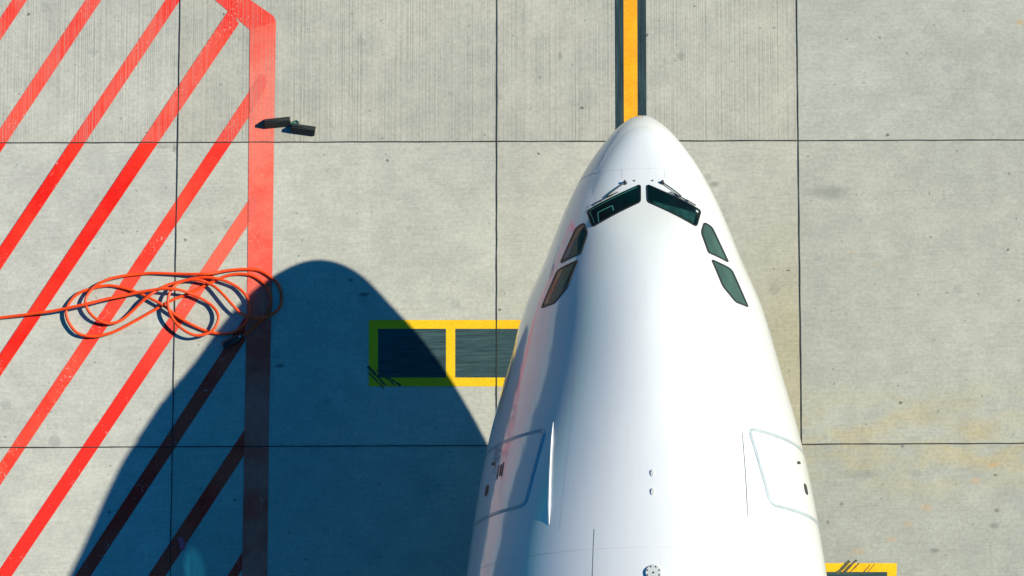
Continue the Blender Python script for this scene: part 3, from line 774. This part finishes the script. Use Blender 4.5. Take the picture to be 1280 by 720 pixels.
def hobj(name, bm, mat, parent=None, smooth=True):
    o = obj(name, bm, mat, None, smooth); o.parent = parent or hose; return o
M_HOSE = simple_mat('orange_hose_rubber', (0.88, 0.066, 0.003), 0.42, spec=0.5, nscale=3, namt=0.12)
hobj('hose_tube', bm, M_HOSE)
bm = bmesh.new(); e0 = gp(303, 420.5); e1 = gp(279, 434); zz = .075
pts = [Vector((e0.x, e0.y, .05)), Vector((e0.x, e0.y, .05)).lerp(Vector((e1.x, e1.y, .07)), .12), Vector((e0.x, e0.y, .05)).lerp(Vector((e1.x, e1.y, .07)), .2), Vector((e1.x, e1.y, .07)).lerp(Vector((e0.x, e0.y, .05)), .1), Vector((e1.x, e1.y, .07))]
pts = [p - Vector((hose.location.x, hose.location.y, 0)) for p in pts]
tube(bm, pts, [.04, .045, .068, .068, .05], 14)
cn = hobj('end_connector', bm, M_BLK)
bm = bmesh.new(); q = pts[1] + Vector((0, 0, .03)); tube(bm, [q, q + Vector((0, 0, .045))], [.022, .016], 10); hobj('latch', bm, simple_mat('steel', (.6, .62, .62), .3, .9), cn)

# ------------------------------------------------------------------ wheel chocks
M_CHK = simple_mat('black_rubber_chock', (0.006, 0.012, 0.014), 0.75, nscale=12, namt=.35)
def chock(px0, py0, px1, py1, label, wd=0.165, ht=0.155):
    a, b = gp(px0, py0), gp(px1, py1); d = b - a; L_ = d.length; ang = math.atan2(d.y, d.x); c_ = (a + b) / 2
    t = thing('wheel_chock', label, 'wheel chock', (c_.x, c_.y, 0.004), ang, 'wheel chocks by the red border')
    bm = bmesh.new()
    sec = [(-wd / 2, 0), (wd / 2, 0), (wd / 2, .03), (.022, ht), (-.022, ht), (-wd / 2, .03)]
    k = len(sec); st2 = []
    for x, sc in ((-L_ / 2, .93), (-L_ / 2 + .012, 1), (L_ / 2 - .012, 1), (L_ / 2, .93)):
        st2.append([bm.verts.new((x, y * sc, z * sc)) for y, z in sec])
    for u, v in zip(st2[:-1], st2[1:]):
        for j in range(k): bm.faces.new((u[j], u[(j + 1) % k], v[(j + 1) % k], v[j]))
    bm.faces.new(st2[0]); bm.faces.new(list(reversed(st2[-1]))); bmesh.ops.recalc_face_normals(bm, faces=bm.faces)
    o = obj('chock_block', bm, M_CHK); o.parent = t
    bm = bmesh.new(); tube(bm, [Vector((-L_ / 2 + .02, 0, ht - .001)), Vector((L_ / 2 - .02, 0, ht - .001))], .010, 8); q = obj('grip_ridge', bm, M_CHK, None, True); q.parent = t
    return t, L_, ang
t1, L1_, a1 = chock(330.5, 155.5, 363, 152, 'dark rubber chock lying partly on the red border, the left one with the rope')
t2, L2_, a2 = chock(364.5, 160.5, 394, 164.5, 'dark rubber chock lying wholly on bare concrete right of the red border')
M_ROP = simple_mat('teal_rope', (0.03, 0.12, 0.09), 0.8, nscale=60, namt=.5)
bm = bmesh.new()
rp = [(362, 152, .06), (365, 154.5, .03), (367, 152.5, .02), (370, 151, .02), (372.5, 152.2, .02), (374, 154.2, .02), (371, 154.6, .025), (368, 155.2, .03), (365, 156.5, .05), (364, 155, .06), (367.5, 154.2, .045), (369.5, 152.8, .04)]
inv = t1.matrix_world.inverted()
cpr = [inv @ Vector((*gp(x, y).to_2d(), z)) for x, y, z in rp]; pp = []
for i in range(len(cpr) - 1):
    p0, p1, p2, p3 = cpr[max(i - 1, 0)], cpr[i], cpr[i + 1], cpr[min(i + 2, len(cpr) - 1)]
    for k in range(5):
        t = k / 5; pp.append(0.5 * ((2 * p1) + (p2 - p0) * t + (2 * p0 - 5 * p1 + 4 * p2 - p3) * t * t + (3 * p1 - p0 - 3 * p2 + p3) * t ** 3))
tube(bm, pp, .010, 6); r = obj('rope_handle', bm, M_ROP, None, True); r.parent = t1
